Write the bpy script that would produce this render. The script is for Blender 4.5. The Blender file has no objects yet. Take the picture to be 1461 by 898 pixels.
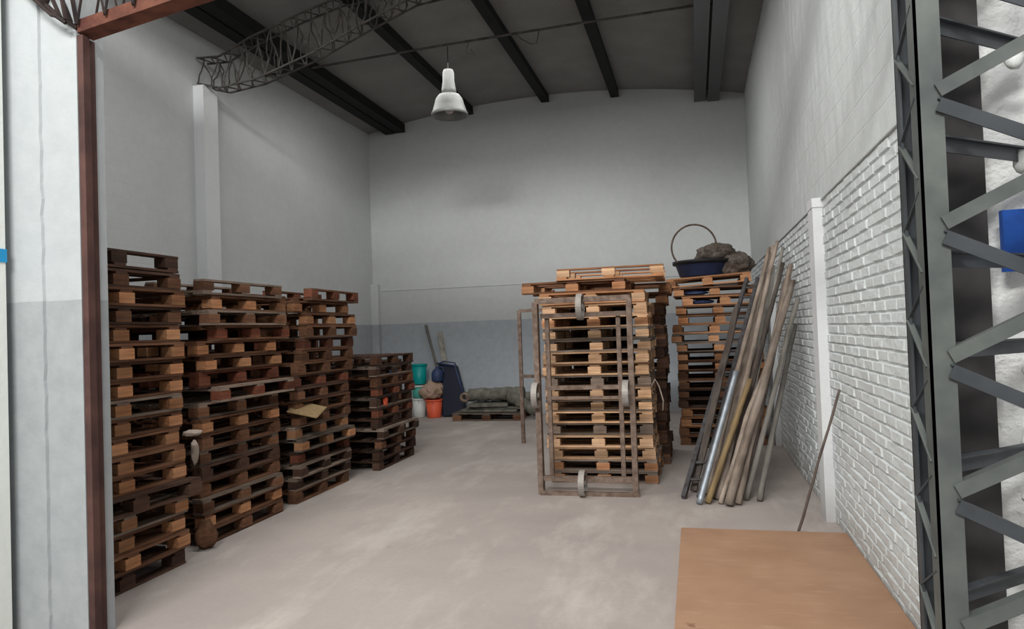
import bpy, bmesh, math, random
from mathutils import Vector, Matrix, noise
random.seed(7)
SC = bpy.context.scene
COL = SC.collection
PI = math.pi

# ------------------------------------------------------------------ materials
def s2l(c):
    return tuple(((v/255)/12.92 if v/255 <= .04045 else ((v/255+.055)/1.055)**2.4) for v in c) + (1,)
def nmat(name, rough=.7, metal=0.0, spec=.3):
    m = bpy.data.materials.new(name); m.use_nodes = True
    nt = m.node_tree; b = nt.nodes['Principled BSDF']
    b.inputs['Roughness'].default_value = rough; b.inputs['Metallic'].default_value = metal
    b.inputs['Specular IOR Level'].default_value = spec
    return m, nt, b
def N(nt, t, **kw):
    n = nt.nodes.new(t)
    for k, v in kw.items():
        if k.startswith('i_'): n.inputs[k[2:].replace('_', ' ')].default_value = v
        else: setattr(n, k, v)
    return n
def coords(nt, kind='Object', scale=(1, 1, 1)):
    mp = nt.nodes.new('ShaderNodeMapping'); mp.inputs['Scale'].default_value = scale
    if kind == 'World':
        g = nt.nodes.new('ShaderNodeNewGeometry'); nt.links.new(g.outputs['Position'], mp.inputs['Vector'])
    else:
        g = nt.nodes.new('ShaderNodeTexCoord'); nt.links.new(g.outputs[kind], mp.inputs['Vector'])
    return mp.outputs['Vector']
def noise_fac(nt, vec, scale, detail=4, lo=.3, hi=.7, rough=.55):
    n = N(nt, 'ShaderNodeTexNoise'); n.inputs['Scale'].default_value = scale; n.inputs['Detail'].default_value = detail
    n.inputs['Roughness'].default_value = rough
    nt.links.new(vec, n.inputs['Vector'])
    r = N(nt, 'ShaderNodeMapRange'); r.inputs['From Min'].default_value = lo; r.inputs['From Max'].default_value = hi
    nt.links.new(n.outputs['Fac'], r.inputs['Value'])
    return r.outputs['Result']
def mix(nt, fac, a, b, blend='MIX'):
    m = N(nt, 'ShaderNodeMix', data_type='RGBA', blend_type=blend)
    if isinstance(fac, (int, float)): m.inputs['Factor'].default_value = fac
    else: nt.links.new(fac, m.inputs['Factor'])
    for s, v in ((6, a), (7, b)):
        if isinstance(v, tuple): m.inputs[s].default_value = v
        else: nt.links.new(v, m.inputs[s])
    return m.outputs[2]
def math_n(nt, op, a, b=0.0):
    m = N(nt, 'ShaderNodeMath', operation=op)
    for i, v in enumerate((a, b)):
        if isinstance(v, (int, float)): m.inputs[i].default_value = v
        else: nt.links.new(v, m.inputs[i])
    return m.outputs[0]
def bump(nt, b, h, strength=.3, dist=.01):
    n = N(nt, 'ShaderNodeBump'); n.inputs['Strength'].default_value = strength; n.inputs['Distance'].default_value = dist
    nt.links.new(h, n.inputs['Height'])
    nt.links.new(n.outputs['Normal'], b.inputs['Normal'])
    return n

def wood(name, base, dark, pale=None, rough=.8, st=(3, 40, 40)):
    m, nt, b = nmat(name, rough, 0, .2)
    v = coords(nt, 'Object', st); f = noise_fac(nt, v, 1.2, 5)
    v2 = coords(nt, 'World', (1, 1, 1)); f2 = noise_fac(nt, v2, 3.5, 3)
    c = mix(nt, f, s2l(dark), s2l(base))
    c = mix(nt, math_n(nt, 'MULTIPLY', f2, .45), c, s2l(pale or base))
    oi = N(nt, 'ShaderNodeObjectInfo')
    r = N(nt, 'ShaderNodeMapRange'); r.inputs['To Min'].default_value = .5; r.inputs['To Max'].default_value = 1.3
    nt.links.new(oi.outputs['Random'], r.inputs['Value'])
    cc = N(nt, 'ShaderNodeCombineColor'); 
    for i in range(3): nt.links.new(r.outputs['Result'], cc.inputs[i])
    c = mix(nt, 1.0, c, cc.outputs[0], 'MULTIPLY')
    nt.links.new(c, b.inputs['Base Color'])
    bump(nt, b, f, .35, .004)
    return m
def plain(name, col, rough=.6, metal=0, var=.25, scale=6, spec=.3, bmp=.1, dark=None):
    m, nt, b = nmat(name, rough, metal, spec)
    v = coords(nt, 'World'); f = noise_fac(nt, v, scale, 5)
    d = s2l(dark) if dark else tuple(x*(1-var) for x in s2l(col)[:3]) + (1,)
    nt.links.new(mix(nt, f, d, s2l(col)), b.inputs['Base Color'])
    if bmp: bump(nt, b, f, bmp, .004)
    return m

def wallmat(name, up, dado, band=None, zb=2.0, zband=2.76, rough_b=.25, brickish=False, upz=None, streak=0.0, dust=True):
    m, nt, b = nmat(name, .85, 0, .15)
    g = N(nt, 'ShaderNodeNewGeometry'); sep = N(nt, 'ShaderNodeSeparateXYZ'); nt.links.new(g.outputs['Position'], sep.inputs[0])
    z = sep.outputs['Z']
    v = coords(nt, 'World')
    wob = noise_fac(nt, v, 1.5, 2, 0, 1)
    zz = math_n(nt, 'ADD', z, math_n(nt, 'MULTIPLY', wob, .03))
    c = s2l(up)
    if band: c = mix(nt, math_n(nt, 'LESS_THAN', zz, zband), c, s2l(band))
    if dado: c = mix(nt, math_n(nt, 'LESS_THAN', zz, zb + .015), c, s2l(dado))
    big = noise_fac(nt, v, .5, 4, .35, .7)
    c = mix(nt, math_n(nt, 'MULTIPLY', big, .16), c, (.22, .22, .23, 1))
    fine = noise_fac(nt, v, 9, 6, .3, .75)
    c = mix(nt, math_n(nt, 'MULTIPLY', fine, .10), c, (.85, .86, .87, 1))
    if dust:   # grime near the floor
        r = N(nt, 'ShaderNodeMapRange'); r.inputs['From Min'].default_value = .35; r.inputs['From Max'].default_value = 0
        nt.links.new(z, r.inputs['Value'])
        c = mix(nt, math_n(nt, 'MULTIPLY', r.outputs['Result'], .45), c, s2l((140, 130, 122)))
    nt.links.new(c, b.inputs['Base Color'])
    h = noise_fac(nt, v, 22, 8, .2, .8)
    if brickish:
        rot = N(nt, 'ShaderNodeCombineXYZ')
        nt.links.new(math_n(nt, 'ADD', sep.outputs['X'], sep.outputs['Y']), rot.inputs['X']); nt.links.new(z, rot.inputs['Y'])
        br = N(nt, 'ShaderNodeTexBrick'); br.inputs['Scale'].default_value = 1; br.inputs['Brick Width'].default_value = .4
        br.inputs['Row Height'].default_value = .2; br.inputs['Mortar Size'].default_value = .008; br.inputs['Mortar Smooth'].default_value = 1
        br.inputs['Color1'].default_value = (1, 1, 1, 1); br.inputs['Color2'].default_value = (.9, .9, .9, 1); br.inputs['Mortar'].default_value = (0, 0, 0, 1)
        nt.links.new(rot.outputs[0], br.inputs['Vector'])
        h = math_n(nt, 'ADD', math_n(nt, 'MULTIPLY', h, .5), math_n(nt, 'MULTIPLY', br.outputs['Color'], .5))
    bump(nt, b, h, rough_b, .012)
    return m

M = {}
M['pale'] = wood('pale_pine', (214, 172, 132), (150, 112, 82), (205, 176, 150))
M['orange'] = wood('orange_pine', (182, 126, 86), (122, 80, 54), (186, 146, 112))
M['brown'] = wood('brown_pine', (114, 76, 54), (60, 39, 28), (128, 96, 74))
M['dark'] = wood('dark_pine', (80, 54, 42), (40, 28, 23), (96, 76, 64))
M['grey'] = wood('grey_pine', (130, 112, 98), (78, 66, 58), (150, 136, 124))
M['red'] = wood('reddish_pine', (122, 66, 46), (70, 40, 30), (130, 86, 68))
M['bark'] = wood('old_timber', (136, 120, 106), (66, 56, 50), (172, 160, 150), st=(26, 26, 3))
M['barkdark'] = wood('old_dark_timber', (98, 86, 80), (54, 46, 42), (112, 104, 98), st=(26, 26, 3))
M['tan'] = wood('tan_timber', (164, 138, 96), (110, 90, 62), (160, 140, 110), st=(26, 26, 3))
M['gtim'] = wood('grey_timber', (140, 136, 128), (88, 84, 78), (160, 156, 150), st=(26, 26, 3))
M['galv'] = plain('galvanised', (165, 172, 180), .45, .6, .3, 12)
M['rustframe'] = plain('brown_grey_steel', (136, 118, 106), .6, .25, .3, 14, dark=(88, 70, 60))
M['ring'] = plain('ring_steel', (160, 154, 148), .55, .2, .3, 14)
M['rust'] = plain('rust', (112, 70, 54), .75, .1, .3, 9, dark=(74, 40, 34), bmp=.3)
M['rustpost'] = plain('rust_post', (92, 64, 58), .65, .1, .3, 5, dark=(64, 44, 42), bmp=.2)
M['rustdark'] = plain('rust_dark', (60, 46, 42), .75, .1, .3, 9, dark=(30, 24, 24))
M['gloss'] = plain('glossy_black_steel', (16, 16, 18), .22, .2, .2, 4, spec=.8, bmp=.02)
M['black'] = plain('black_steel', (7, 7, 8), .9, .0, .3, 4, spec=.5, bmp=.05)
M['trussgrey'] = plain('dull_truss_steel', (92, 88, 84), .7, .1, .3, 8, dark=(52, 48, 46))
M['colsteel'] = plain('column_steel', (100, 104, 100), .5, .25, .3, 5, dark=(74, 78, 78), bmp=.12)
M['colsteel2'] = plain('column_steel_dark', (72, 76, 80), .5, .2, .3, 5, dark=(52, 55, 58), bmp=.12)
M['coldark'] = plain('column_inner_steel', (68, 66, 66), .8, 0, .3, 4, dark=(46, 44, 44))
M['plaster'] = plain('plaster_blob', (205, 208, 205), .9, 0, .2, 20, bmp=.4)
M['lampshade'] = plain('lamp_aluminium', (138, 140, 138), .5, .35, .15, 12)
M['lampinner'] = plain('lamp_inner', (150, 138, 134), .5, .1, .2, 10)
M['bulb'] = plain('bulb_glass', (205, 190, 185), .2, 0, .1, 10)
M['teal'] = plain('teal_plastic', (0, 140, 138), .4, 0, .15, 8, bmp=.02)
M['green'] = plain('green_plastic', (70, 150, 136), .45, 0, .15, 8, bmp=.02)
M['whiteP'] = plain('white_plastic', (205, 208, 204), .5, 0, .15, 8, bmp=.02)
M['orangeP'] = plain('orange_plastic', (222, 96, 66), .5, 0, .2, 9, bmp=.02)
M['navy'] = plain('navy_plastic', (26, 30, 48), .5, 0, .2, 9, bmp=.05)
M['blue'] = plain('blue_plastic', (50, 64, 98), .5, 0, .3, 9, bmp=.05)
M['bluepaint'] = plain('blue_paint', (14, 72, 150), .6, 0, .1, 9, dark=(10, 50, 116), bmp=.05)
M['skypaint'] = plain('bright_blue_paint', (40, 150, 205), .7, 0, .1, 9)
M['sack'] = plain('sack', (176, 146, 134), .9, 0, .3, 9, dark=(138, 122, 98), bmp=.3)
M['rag'] = plain('rag', (176, 162, 150), .9, 0, .3, 9, dark=(120, 106, 96), bmp=.3)
M['tarp'] = plain('grey_green_tarp', (116, 114, 104), .85, 0, .3, 8, dark=(72, 70, 64), bmp=.35)
M['junk'] = plain('junk_bundle', (120, 110, 102), .9, 0, .3, 10, dark=(62, 52, 46), bmp=.4)
M['blacks'] = plain('black_bag', (34, 34, 38), .5, 0, .3, 10, bmp=.3)
M['ladder'] = plain('ladder_grey', (84, 82, 84), .6, .1, .4, 14, dark=(50, 46, 46), bmp=.2)
M['cable'] = plain('cable', (56, 54, 54), .6, 0, .2, 5)

def board_mat():
    m, nt, b = nmat('hardboard', .55, 0, .3)
    v = coords(nt, 'World', (1, 1, 1)); f = noise_fac(nt, v, 2.2, 6, .35, .65)
    v2 = coords(nt, 'World', (2, 9, 1)); f2 = noise_fac(nt, v2, 2.0, 6, .55, .75)
    c = mix(nt, f, s2l((148, 114, 90)), s2l((160, 126, 101)))
    c = mix(nt, math_n(nt, 'MULTIPLY', f2, .45), c, s2l((176, 144, 122)))
    sp = noise_fac(nt, coords(nt, 'World'), 7.5, 2, .74, .78)
    c = mix(nt, math_n(nt, 'MULTIPLY', sp, .7), c, s2l((112, 74, 58)))
    nt.links.new(c, b.inputs['Base Color']); bump(nt, b, f2, .08, .003)
    return m
M['board'] = board_mat()
def floor_mat():
    m, nt, b = nmat('concrete_floor', .8, 0, .25)
    v = coords(nt, 'World')
    f = noise_fac(nt, v, .55, 7, .35, .68, .6)
    f2 = noise_fac(nt, coords(nt, 'World', (1, .35, 1)), 1.6, 7, .5, .7, .65)
    f3 = noise_fac(nt, v, 30, 4, .3, .7)
    c = mix(nt, f, s2l((150, 141, 137)), s2l((168, 159, 153)))
    c = mix(nt, math_n(nt, 'MULTIPLY', f2, .6), c, s2l((194, 186, 178)))
    c = mix(nt, math_n(nt, 'MULTIPLY', f3, .12), c, s2l((120, 112, 108)))
    st = noise_fac(nt, v, 2.6, 3, .68, .76)
    c = mix(nt, math_n(nt, 'MULTIPLY', st, .35), c, s2l((128, 120, 116)))
    nt.links.new(c, b.inputs['Base Color']); bump(nt, b, f3, .12, .003)
    return m
M['floor'] = floor_mat()
M['w_back'] = wallmat('paint_back', (190, 193, 193), (156, 162, 168), (184, 187, 186), brickish=True, rough_b=.22)
M['w_left'] = wallmat('paint_left', (194, 197, 197), (154, 158, 163), None, rough_b=.25, brickish=True)
M['w_brick'] = wallmat('paint_brick', (208, 213, 214), None, None, rough_b=.5, dust=True)
M['w_right'] = wallmat('paint_right_upper', (198, 202, 202), None, None, rough_b=.45, dust=False, brickish=True)
M['w_pier'] = wallmat('paint_pier', (170, 175, 177), (148, 153, 155), None, zb=2.03, rough_b=.15, dust=False)
M['w_pier2'] = wallmat('paint_pier_bright', (236, 240, 234), None, None, rough_b=.15, dust=False)
M['w_pil'] = wallmat('paint_pilaster', (214, 216, 218), None, None, rough_b=.2)
M['w_end'] = wallmat('paint_wall_end', (216, 217, 216), None, None, rough_b=1.0, dust=False)
def ceil_mat():
    m, nt, b = nmat('roof_sheet', .9, 0, .1)
    v = coords(nt, 'World'); f = noise_fac(nt, v, 1.2, 5); f2 = noise_fac(nt, v, 40, 3)
    c = mix(nt, f, s2l((130, 129, 127)), s2l((146, 145, 142))); c = mix(nt, math_n(nt, 'MULTIPLY', f2, .25), c, s2l((100, 98, 96)))
    nt.links.new(c, b.inputs['Base Color']); bump(nt, b, f2, .2, .004)
    return m
M['ceil'] = ceil_mat()

# ------------------------------------------------------------------ mesh builder
class MB:
    def __init__(s): s.v = []; s.f = []
    def add(s, vs, fs, mat=None):
        o = len(s.v)
        s.v += [tuple((mat @ Vector(p)) if mat else p) for p in vs]
        s.f += [tuple(i+o for i in f) for f in fs]
    def box(s, x0, x1, y0, y1, z0, z1, mat=None):
        s.add([(x0,y0,z0),(x1,y0,z0),(x1,y1,z0),(x0,y1,z0),(x0,y0,z1),(x1,y0,z1),(x1,y1,z1),(x0,y1,z1)],
              [(0,3,2,1),(4,5,6,7),(0,1,5,4),(1,2,6,5),(2,3,7,6),(3,0,4,7)], mat)
    def bar(s, a, b, w, h, up=(0,0,1)):
        a = Vector(a); b = Vector(b); d = (b-a); L = d.length; d.normalize()
        u = Vector(up)
        if abs(d.dot(u)) > .98: u = Vector((0,1,0))
        sx = d.cross(u).normalized(); sy = sx.cross(d).normalized()
        m = Matrix(((sx.x, sy.x, d.x, a.x), (sx.y, sy.y, d.y, a.y), (sx.z, sy.z, d.z, a.z), (0,0,0,1)))
        s.box(-w/2, w/2, -h/2, h/2, 0, L, m)
    def tube(s, pts, r, n=10, closed=False, cap=True, jit=0, rs=None):
        pts = [Vector(p) for p in pts]; k = len(pts); rings = []
        prev = None
        for i, p in enumerate(pts):
            a = pts[(i-1) % k] if (closed or i > 0) else p
            c = pts[(i+1) % k] if (closed or i < k-1) else p
            t = (c-a).normalized()
            if prev is None:
                u = Vector((0,0,1)) if abs(t.z) < .9 else Vector((1,0,0))
                u = (u - t*u.dot(t)).normalized()
            else: u = (prev - t*prev.dot(t)).normalized()
            prev = u; w = t.cross(u); rr = rs[i] if rs else r
            rings.append([p + (u*math.cos(2*PI*j/n) + w*math.sin(2*PI*j/n))*rr*(1+random.uniform(-jit, jit)) for j in range(n)])
        vs = [q for R_ in rings for q in R_]; fs = []
        for i in range(k if closed else k-1):
            for j in range(n):
                i2 = (i+1) % k
                fs.append((i*n+j, i*n+(j+1) % n, i2*n+(j+1) % n, i2*n+j))
        if cap and not closed: fs += [tuple(reversed(range(n))), tuple(range((k-1)*n, k*n))]
        s.add([tuple(q) for q in vs], fs)
    def lathe(s, prof, c=(0,0,0), n=28, close=False, mat=None):
        vs = []; k = len(prof)
        for (r, z) in prof:
            for j in range(n): vs.append((c[0]+r*math.cos(2*PI*j/n), c[1]+r*math.sin(2*PI*j/n), c[2]+z))
        fs = []
        for i in range(k-1 if not close else k):
            i2 = (i+1) % k
            for j in range(n): fs.append((i*n+j, i*n+(j+1) % n, i2*n+(j+1) % n, i2*n+j))
        if not close: fs += [tuple(reversed(range(n))), tuple(range((k-1)*n, k*n))]
        s.add(vs, fs, mat)
    def blob(s, c, r, seed=0, amp=.25, fr=1.6, sub=3, flat=None):
        bm = bmesh.new(); bmesh.ops.create_icosphere(bm, subdivisions=sub, radius=1)
        vs = []
        for v in bm.verts:
            p = v.co.copy(); q = 1 + amp*noise.noise(p*fr + Vector((seed*3.1, seed, 0))) + amp*.5*noise.noise(p*fr*3 + Vector((seed, 7, 0)))
            p = Vector((p.x*r[0]*q, p.y*r[1]*q, p.z*r[2]*q))
            if flat is not None and p.z < -flat: p.z = -flat
            vs.append((p.x+c[0], p.y+c[1], p.z+c[2]))
        s.add(vs, [tuple(v.index for v in f.verts) for f in bm.faces]); bm.free()
    def mesh(s, name):
        me = bpy.data.meshes.new(name); me.from_pydata(s.v, [], s.f); me.update(); return me
def obj(name, mb, mat, parent=None, smooth=False, bevel=0):
    me = mb.mesh(name) if isinstance(mb, MB) else mb
    if mat is not None and not me.materials: me.materials.append(mat)
    if smooth:
        for p in me.polygons: p.use_smooth = True
    o = bpy.data.objects.new(name, me); COL.objects.link(o)
    if parent: o.parent = parent
    if bevel:
        md = o.modifiers.new('bevel', 'BEVEL'); md.width = bevel; md.segments = 2
    return o
def tag(o, label=None, cat=None, group=None, kind=None):
    for k, v in (('label', label), ('category', cat), ('group', group), ('kind', kind)):
        if v: o[k] = v
    return o
def thing(name, label, cat, loc=(0,0,0), rotz=0, group=None):
    o = bpy.data.objects.new(name, None); COL.objects.link(o); o.empty_display_size = .1
    o.location = loc; o.rotation_euler = (0,0,rotz)
    return tag(o, label, cat, group)
def struct(name, mb, mat, smooth=False, parent=None):
    return tag(obj(name, mb, mat, parent, smooth), kind='structure')

# ------------------------------------------------------------------ room shell
XL, XR, D, ZW = -6.965, 1.115, 14.81, 6.30
def zc(x): return ZW + .42*(1-((x+2.925)/4.04)**2)
def grid(ax, u0, u1, v0, v1, step, fn):
    mb = MB(); nu = max(1, int((u1-u0)/step)); nv = max(1, int((v1-v0)/step)); vs = []
    for i in range(nu+1):
        for j in range(nv+1):
            vs.append(fn(u0+(u1-u0)*i/nu, v0+(v1-v0)*j/nv))
    mb.add(vs, [(i*(nv+1)+j, (i+1)*(nv+1)+j, (i+1)*(nv+1)+j+1, i*(nv+1)+j+1) for i in range(nu) for j in range(nv)])
    return mb
# floor
mb = MB(); mb.box(-7.4, 5.0, -6, D+.3, -.15, 0); struct('floor', mb, M['floor'])
# back wall with vaulted top
mb = MB(); n = 32
xs = [XL-.3+(XR+.3-XL+.3)*i/n for i in range(n+1)]
vs = []
for y in (D, D+.25):
    for x in xs: vs += [(x, y, 0), (x, y, zc(x)+.15 if XL < x < XR else ZW+.1)]
fs = []
for i in range(n):
    a = 2*i; fs.append((a, a+2, a+3, a+1)); b_ = 2*(n+1); fs.append((b_+a, b_+a+1, b_+a+3, b_+a+2)); fs.append((a+1, a+3, b_+a+3, b_+a+1))
mb.add(vs, fs); struct('wall_back', mb, M['w_back'])
mb = MB(); mb.box(XL-.25, XL, 3.7, D, 0, ZW+.1); struct('wall_left', mb, M['w_left'])
# ceiling vault
def vault(z_off, n=40):
    vs = []
    for y in (3.4, D+.2):
        for i in range(n+1):
            x = XL-.2+(XR-XL+.4)*i/n; vs.append((x, y, zc(min(max(x, XL), XR))+z_off))
    return vs
mb = MB(); a = vault(0); b_ = vault(.12); k = 41
mb.add(a, [(i, i+1, k+i+1, k+i) for i in range(40)]); mb.add(b_, [(i, k+i, k+i+1, i+1) for i in range(40)])
mb.add(a[:k]+b_[:k], [(i, k+i, k+i+1, i+1) for i in range(40)])
struct('ceiling', mb, M['ceil'], smooth=False)
# right wall: relief bricks up to 2.8 m, rough render above
mb = MB(); ZB = 2.80
mb.box(XR+.011, 1.55, 3.0, D, 0, ZB)
course = .0778; L = .25; rows = int(round(ZB/course))
for r in range(rows):
    z0 = r*course; z1 = z0+course
    y = 3.0 + (0 if r % 2 else -L/2)
    while y < D:
        ya, yb = max(y, 3.0), min(y+L, D); y += L
        if yb-ya < .03: continue
        g = .005; t = random.uniform(-.004, .005); e = .007
        j = lambda: random.uniform(-.003, .003)
        bx = XR+.013; fx = XR-t
        vs = [(bx, ya+g, z0+g+.001), (bx, yb-g, z0+g+.001), (bx, yb-g, z1-g), (bx, ya+g, z1-g),
              (fx+j(), ya+g+e+j(), z0+g+e+j()), (fx+j(), yb-g-e+j(), z0+g+e+j()), (fx+j(), yb-g-e+j(), z1-g-e+j()), (fx+j(), ya+g+e+j(), z1-g-e+j())]
        mb.add(vs, [(4,7,6,5), (0,4,5,1), (1,5,6,2), (2,6,7,3), (3,7,4,0)])
struct('wall_right', mb, M['w_brick'])
mb = grid(0, 3.0, D, ZB+.02, ZW+.05, .06, lambda y, z: (XR+.004+.012*noise.noise(Vector((y*1.3, z*.6, 0)))+.006*noise.noise(Vector((y*7, z*3, 3))), y, z))
for p in mb.v[:]: pass
mb.box(XR+.03, 1.55, 3.001, D, ZB, ZW+.3)
mb.box(XR-.012, XR+.05, 3.0, D, ZB+.0, ZB+.026)
struct('wall_right_upper', mb, M['w_right'], smooth=False)
# rough end face of the right partition, crumbly edge
def endf(x, z):
    e = .035*noise.noise(Vector((z*4, 0, 1)))+.02*noise.noise(Vector((z*14, 0, 4)))
    w = max(0, 1-(x-1.035)/.10)
    return (x+1.6*e*w, 2.965+.03*noise.noise(Vector((x*7, z*4, 5)))+.03*w, z)
mb = grid(0, 1.035, 2.6, 0, 6.5, .035, endf); struct('wall_right_end', mb, M['w_end'], smooth=True)
# left pier between the halls
mb = MB(); mb.box(-7.3, -3.53, 3.5, 3.7, 0, 4.0); mb.box(-7.3, -3.53, 3.5, 3.7, 4.0, 6.3)
mb2 = MB(); mb2.box(-7.3, -3.53, 3.5, 3.7, 0, 6.3)
struct('wall_front_left', mb2, M['w_pier'])
mb = MB(); mb.add([(-3.80+.012*noise.noise(Vector((0, i*.5, 9))), 3.484, i*.05) for i in range(127)] + [(-4.4, 3.484, i*.05) for i in range(127)] + [(-3.793+.012*noise.noise(Vector((0, i*.5, 9))), 3.5, i*.05) for i in range(127)],
                  [(i, i+1, 127+i+1, 127+i) for i in range(126)] + [(i, 254+i, 254+i+1, i+1) for i in range(126)])
struct('trim_1', mb, M['w_pier'])
mb = MB(); mb.box(-4.4, -4.0, -6, 3.42, 0, 6.3); struct('wall_outer_left', mb, M['w_pier2'])
mb = MB(); mb.box(-4.0, -3.994, 3.2, 3.425, 2.27, 2.35)
tag(obj('paint_mark', mb, M['skypaint']), 'small bright blue paint stripe on the white wall at far left', 'paint mark')
mb = MB(); mb.box(1.075, 1.75, 2.90, 2.93, 1.90, 2.12)
tag(obj('paint_mark', mb, M['bluepaint']), 'dark blue painted patch on the rough white wall behind the lattice column', 'paint mark')
# pilasters
mb = MB(); mb.box(XL, XL+.17, 8.95, 9.27, 0, 5.5); mb.box(XL, XL+.20, 8.92, 9.30, 0, 2.35); struct('trim_2', mb, M['w_pil'])
mb = MB(); mb.box(1.035, XR+.02, 6.72, 6.98, 0, 2.80); mb.box(1.03, XR+.02, 6.71, 6.99, 2.74, 2.82); struct('trim_3', mb, M['w_pil'])
mb = MB(); mb.box(1.04, XR+.02, 10.75, 11.0, 0, 2.76); struct('trim_4', mb, M['w_pil'])
mb = MB(); mb.box(XL, XL+.17, D-.12, D, 0, 2.9); struct('trim_5', mb, M['w_left'])
# horizontal ledge line of the back wall
mb = MB(); mb.box(XL, XR, D-.012, D, 2.74, 2.765); struct('trim_6', mb, M['w_back'])

# ------------------------------------------------------------------ roof steel
def purlin(x, w, z1, z0, label, y1=D-.02, mat='black'):
    mb = MB()
    mb.box(x-w/2, x+w/2, 3.75, y1, z0, z0+.03); mb.box(x-w/2, x-w/2+.03, 3.75, y1, z0+.03, z1-.01); mb.box(x+w/2-.03, x+w/2, 3.75, y1, z0+.03, z1-.01)
    mb.box(x-w/2-.012, x-w/2, 3.75, y1, z0+.0, z0+.012); mb.box(x+w/2, x+w/2+.012, 3.75, y1, z0+.0, z0+.012)
    return tag(obj('roof_purlin', mb, M[mat]), label, 'roof beam', 'black roof purlins')
purlin(-6.42, .20, zc(-6.42)-.0, 6.24, 'black steel roof beam closest to the left wall')
purlin(-6.17, .20, zc(-6.16), 6.25, 'black steel roof beam paired beside the one closest to the left wall')
purlin(-4.55, .15, zc(-4.55), 6.48, 'black roof beam passing just left of the hanging lamp')
purlin(-2.87, .15, zc(-2.87), 6.56, 'black roof beam at the middle of the ceiling, right of the lamp')
purlin(-1.41, .15, zc(-1.41), 6.50, 'black roof beam right of centre, between middle beam and glossy pair')
purlin(.27, .20, zc(.27), 6.22, 'glossy black roof beam, left one of the pair near the right wall', mat='gloss')
purlin(.53, .20, zc(.53), 6.20, 'glossy black roof beam, right one of the pair near the right wall', mat='gloss')

def interp(pts, x):
    for (a, za), (b, zb_) in zip(pts, pts[1:]):
        if a <= x <= b: return za+(zb_-za)*(x-a)/(b-a)
    return pts[-1][1]
def truss(label, ys, low, high, step, m_ch, m_lac, r, r_ch, name='roof_truss'):
    t = thing(name, label, 'roof truss', (low[0][0], ys[0], low[0][1]))
    off = Vector(t.location)
    def P(x, y, z): return tuple(Vector((x, y, z))-off)
    for nm, pts in (('bottom_chord', low), ('top_chord', high)):
        mb = MB()
        for y in ys:
            q = [P(x, y, z) for x, z in pts]
            for a, b in zip(q, q[1:]): mb.bar(a, b, r_ch, r_ch, (0, 1, 0))
        obj(nm, mb, m_ch, t)
    mb = MB(); x = low[0][0]+.02; flip = 0; x1 = low[-1][0]
    while x < x1-step:
        for kk, y in enumerate(ys):
            xa = x+(step*.35 if kk else 0)
            a = P(xa, y, interp(low, xa)); b = P(xa+step/2, y, interp(high, xa+step/2)); c = P(xa+step, y, interp(low, min(xa+step, x1)))
            
            for u_, v_ in ((a, b), (b, c)):
                u_ = Vector(u_); v_ = Vector(v_); m_ = (u_+v_)/2; k_ = Vector((random.uniform(-.05, .05), 0, random.uniform(-.03, .03)))
                mb.tube([u_, u_.lerp(m_, .6)+k_, m_-k_*.4, m_.lerp(v_, .5)-k_, v_], r, 6)
        if len(ys) > 1:
            for fl in (low, high):
                mb.tube([P(x, ys[0], interp(fl, x)), P(x+step/2, ys[1], interp(fl, x+step/2)), P(x+step, ys[0], interp(fl, min(x+step, x1)))], r, 6)
        x += step
    obj('lacing', mb, m_lac, t)
    return t
low = [(-6.93, 5.55), (-6.55, 5.44), (-5.95, 5.50), (-5.06, 5.75), (-4.29, 6.05), (-3.55, 6.31), (-2.925, 6.36), (-2.3, 6.31), (-1.56, 6.31), (-.79, 6.25), (.1, 6.1), (.7, 6.0), (1.08, 5.98)]
high = [(-6.93, 5.92), (-6.55, 5.90), (-6.06, 6.10), (-5.26, 6.33), (-4.7, 6.46), (-3.6, 6.55), (-2.925, 6.56), (-2.25, 6.55), (-1.15, 6.46), (-.6, 6.44), (.2, 6.36), (.7, 6.26), (1.08, 6.2)]
truss('grey lattice roof truss springing from the left wall pilaster', (9.0, 9.24), low, high, .22, M['trussgrey'], M['trussgrey'], .011, .022)
low2 = [(-4.15, 4.25), (-3.78, 3.93), (-3.52, 3.67), (-2.9, 3.76), (-2.3, 3.84), (-1.2, 3.92), (-.1, 3.84), (.5, 3.76), (.95, 3.70)]
high2 = [(-4.15, 4.45), (-3.78, 4.12), (-3.52, 4.10), (-2.9, 4.22), (-2.3, 4.29), (-1.2, 4.36), (-.1, 4.29), (.5, 4.22), (.95, 4.15)]
t = thing('opening_truss', 'rusty lattice truss across the top of the opening, at upper left', 'truss', (-3.52, 3.5, 3.67)); off = Vector(t.location)
mb = MB()
for (a, za), (b, zb_) in zip(low2[2:], low2[3:]):
    A = Vector((a, 3.5, za))-off; B = Vector((b, 3.5, zb_))-off
    mb.bar(A, B, .008, .075, (0, 0, 1)); mb.bar(A+Vector((0, .06, -.035)), B+Vector((0, .06, -.035)), .12, .008, (0, 0, 1))
obj('bottom_chord', mb, M['rust'], t)
mb = MB()
for (a, za), (b, zb_) in zip(high2[2:], high2[3:]): mb.bar(Vector((a, 3.5, za))-off, Vector((b, 3.5, zb_))-off, .05, .05)
obj('top_chord', mb, M['rust'], t)
mb = MB()
for yy in (3.48, 3.6):
    x = -3.5; 
    while x < .8:
        q = [Vector((x, yy, interp(low2, x)))-off, Vector((x+.1, yy, interp(high2, x+.1)))-off, Vector((x+.2, yy, interp(low2, x+.2)))-off]
        mb.tube(q, .008, 6, cap=False); x += .2
obj('lacing', mb, M['rustdark'], t)
mb = MB()   # tangled rod end that reaches over the pier
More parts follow.
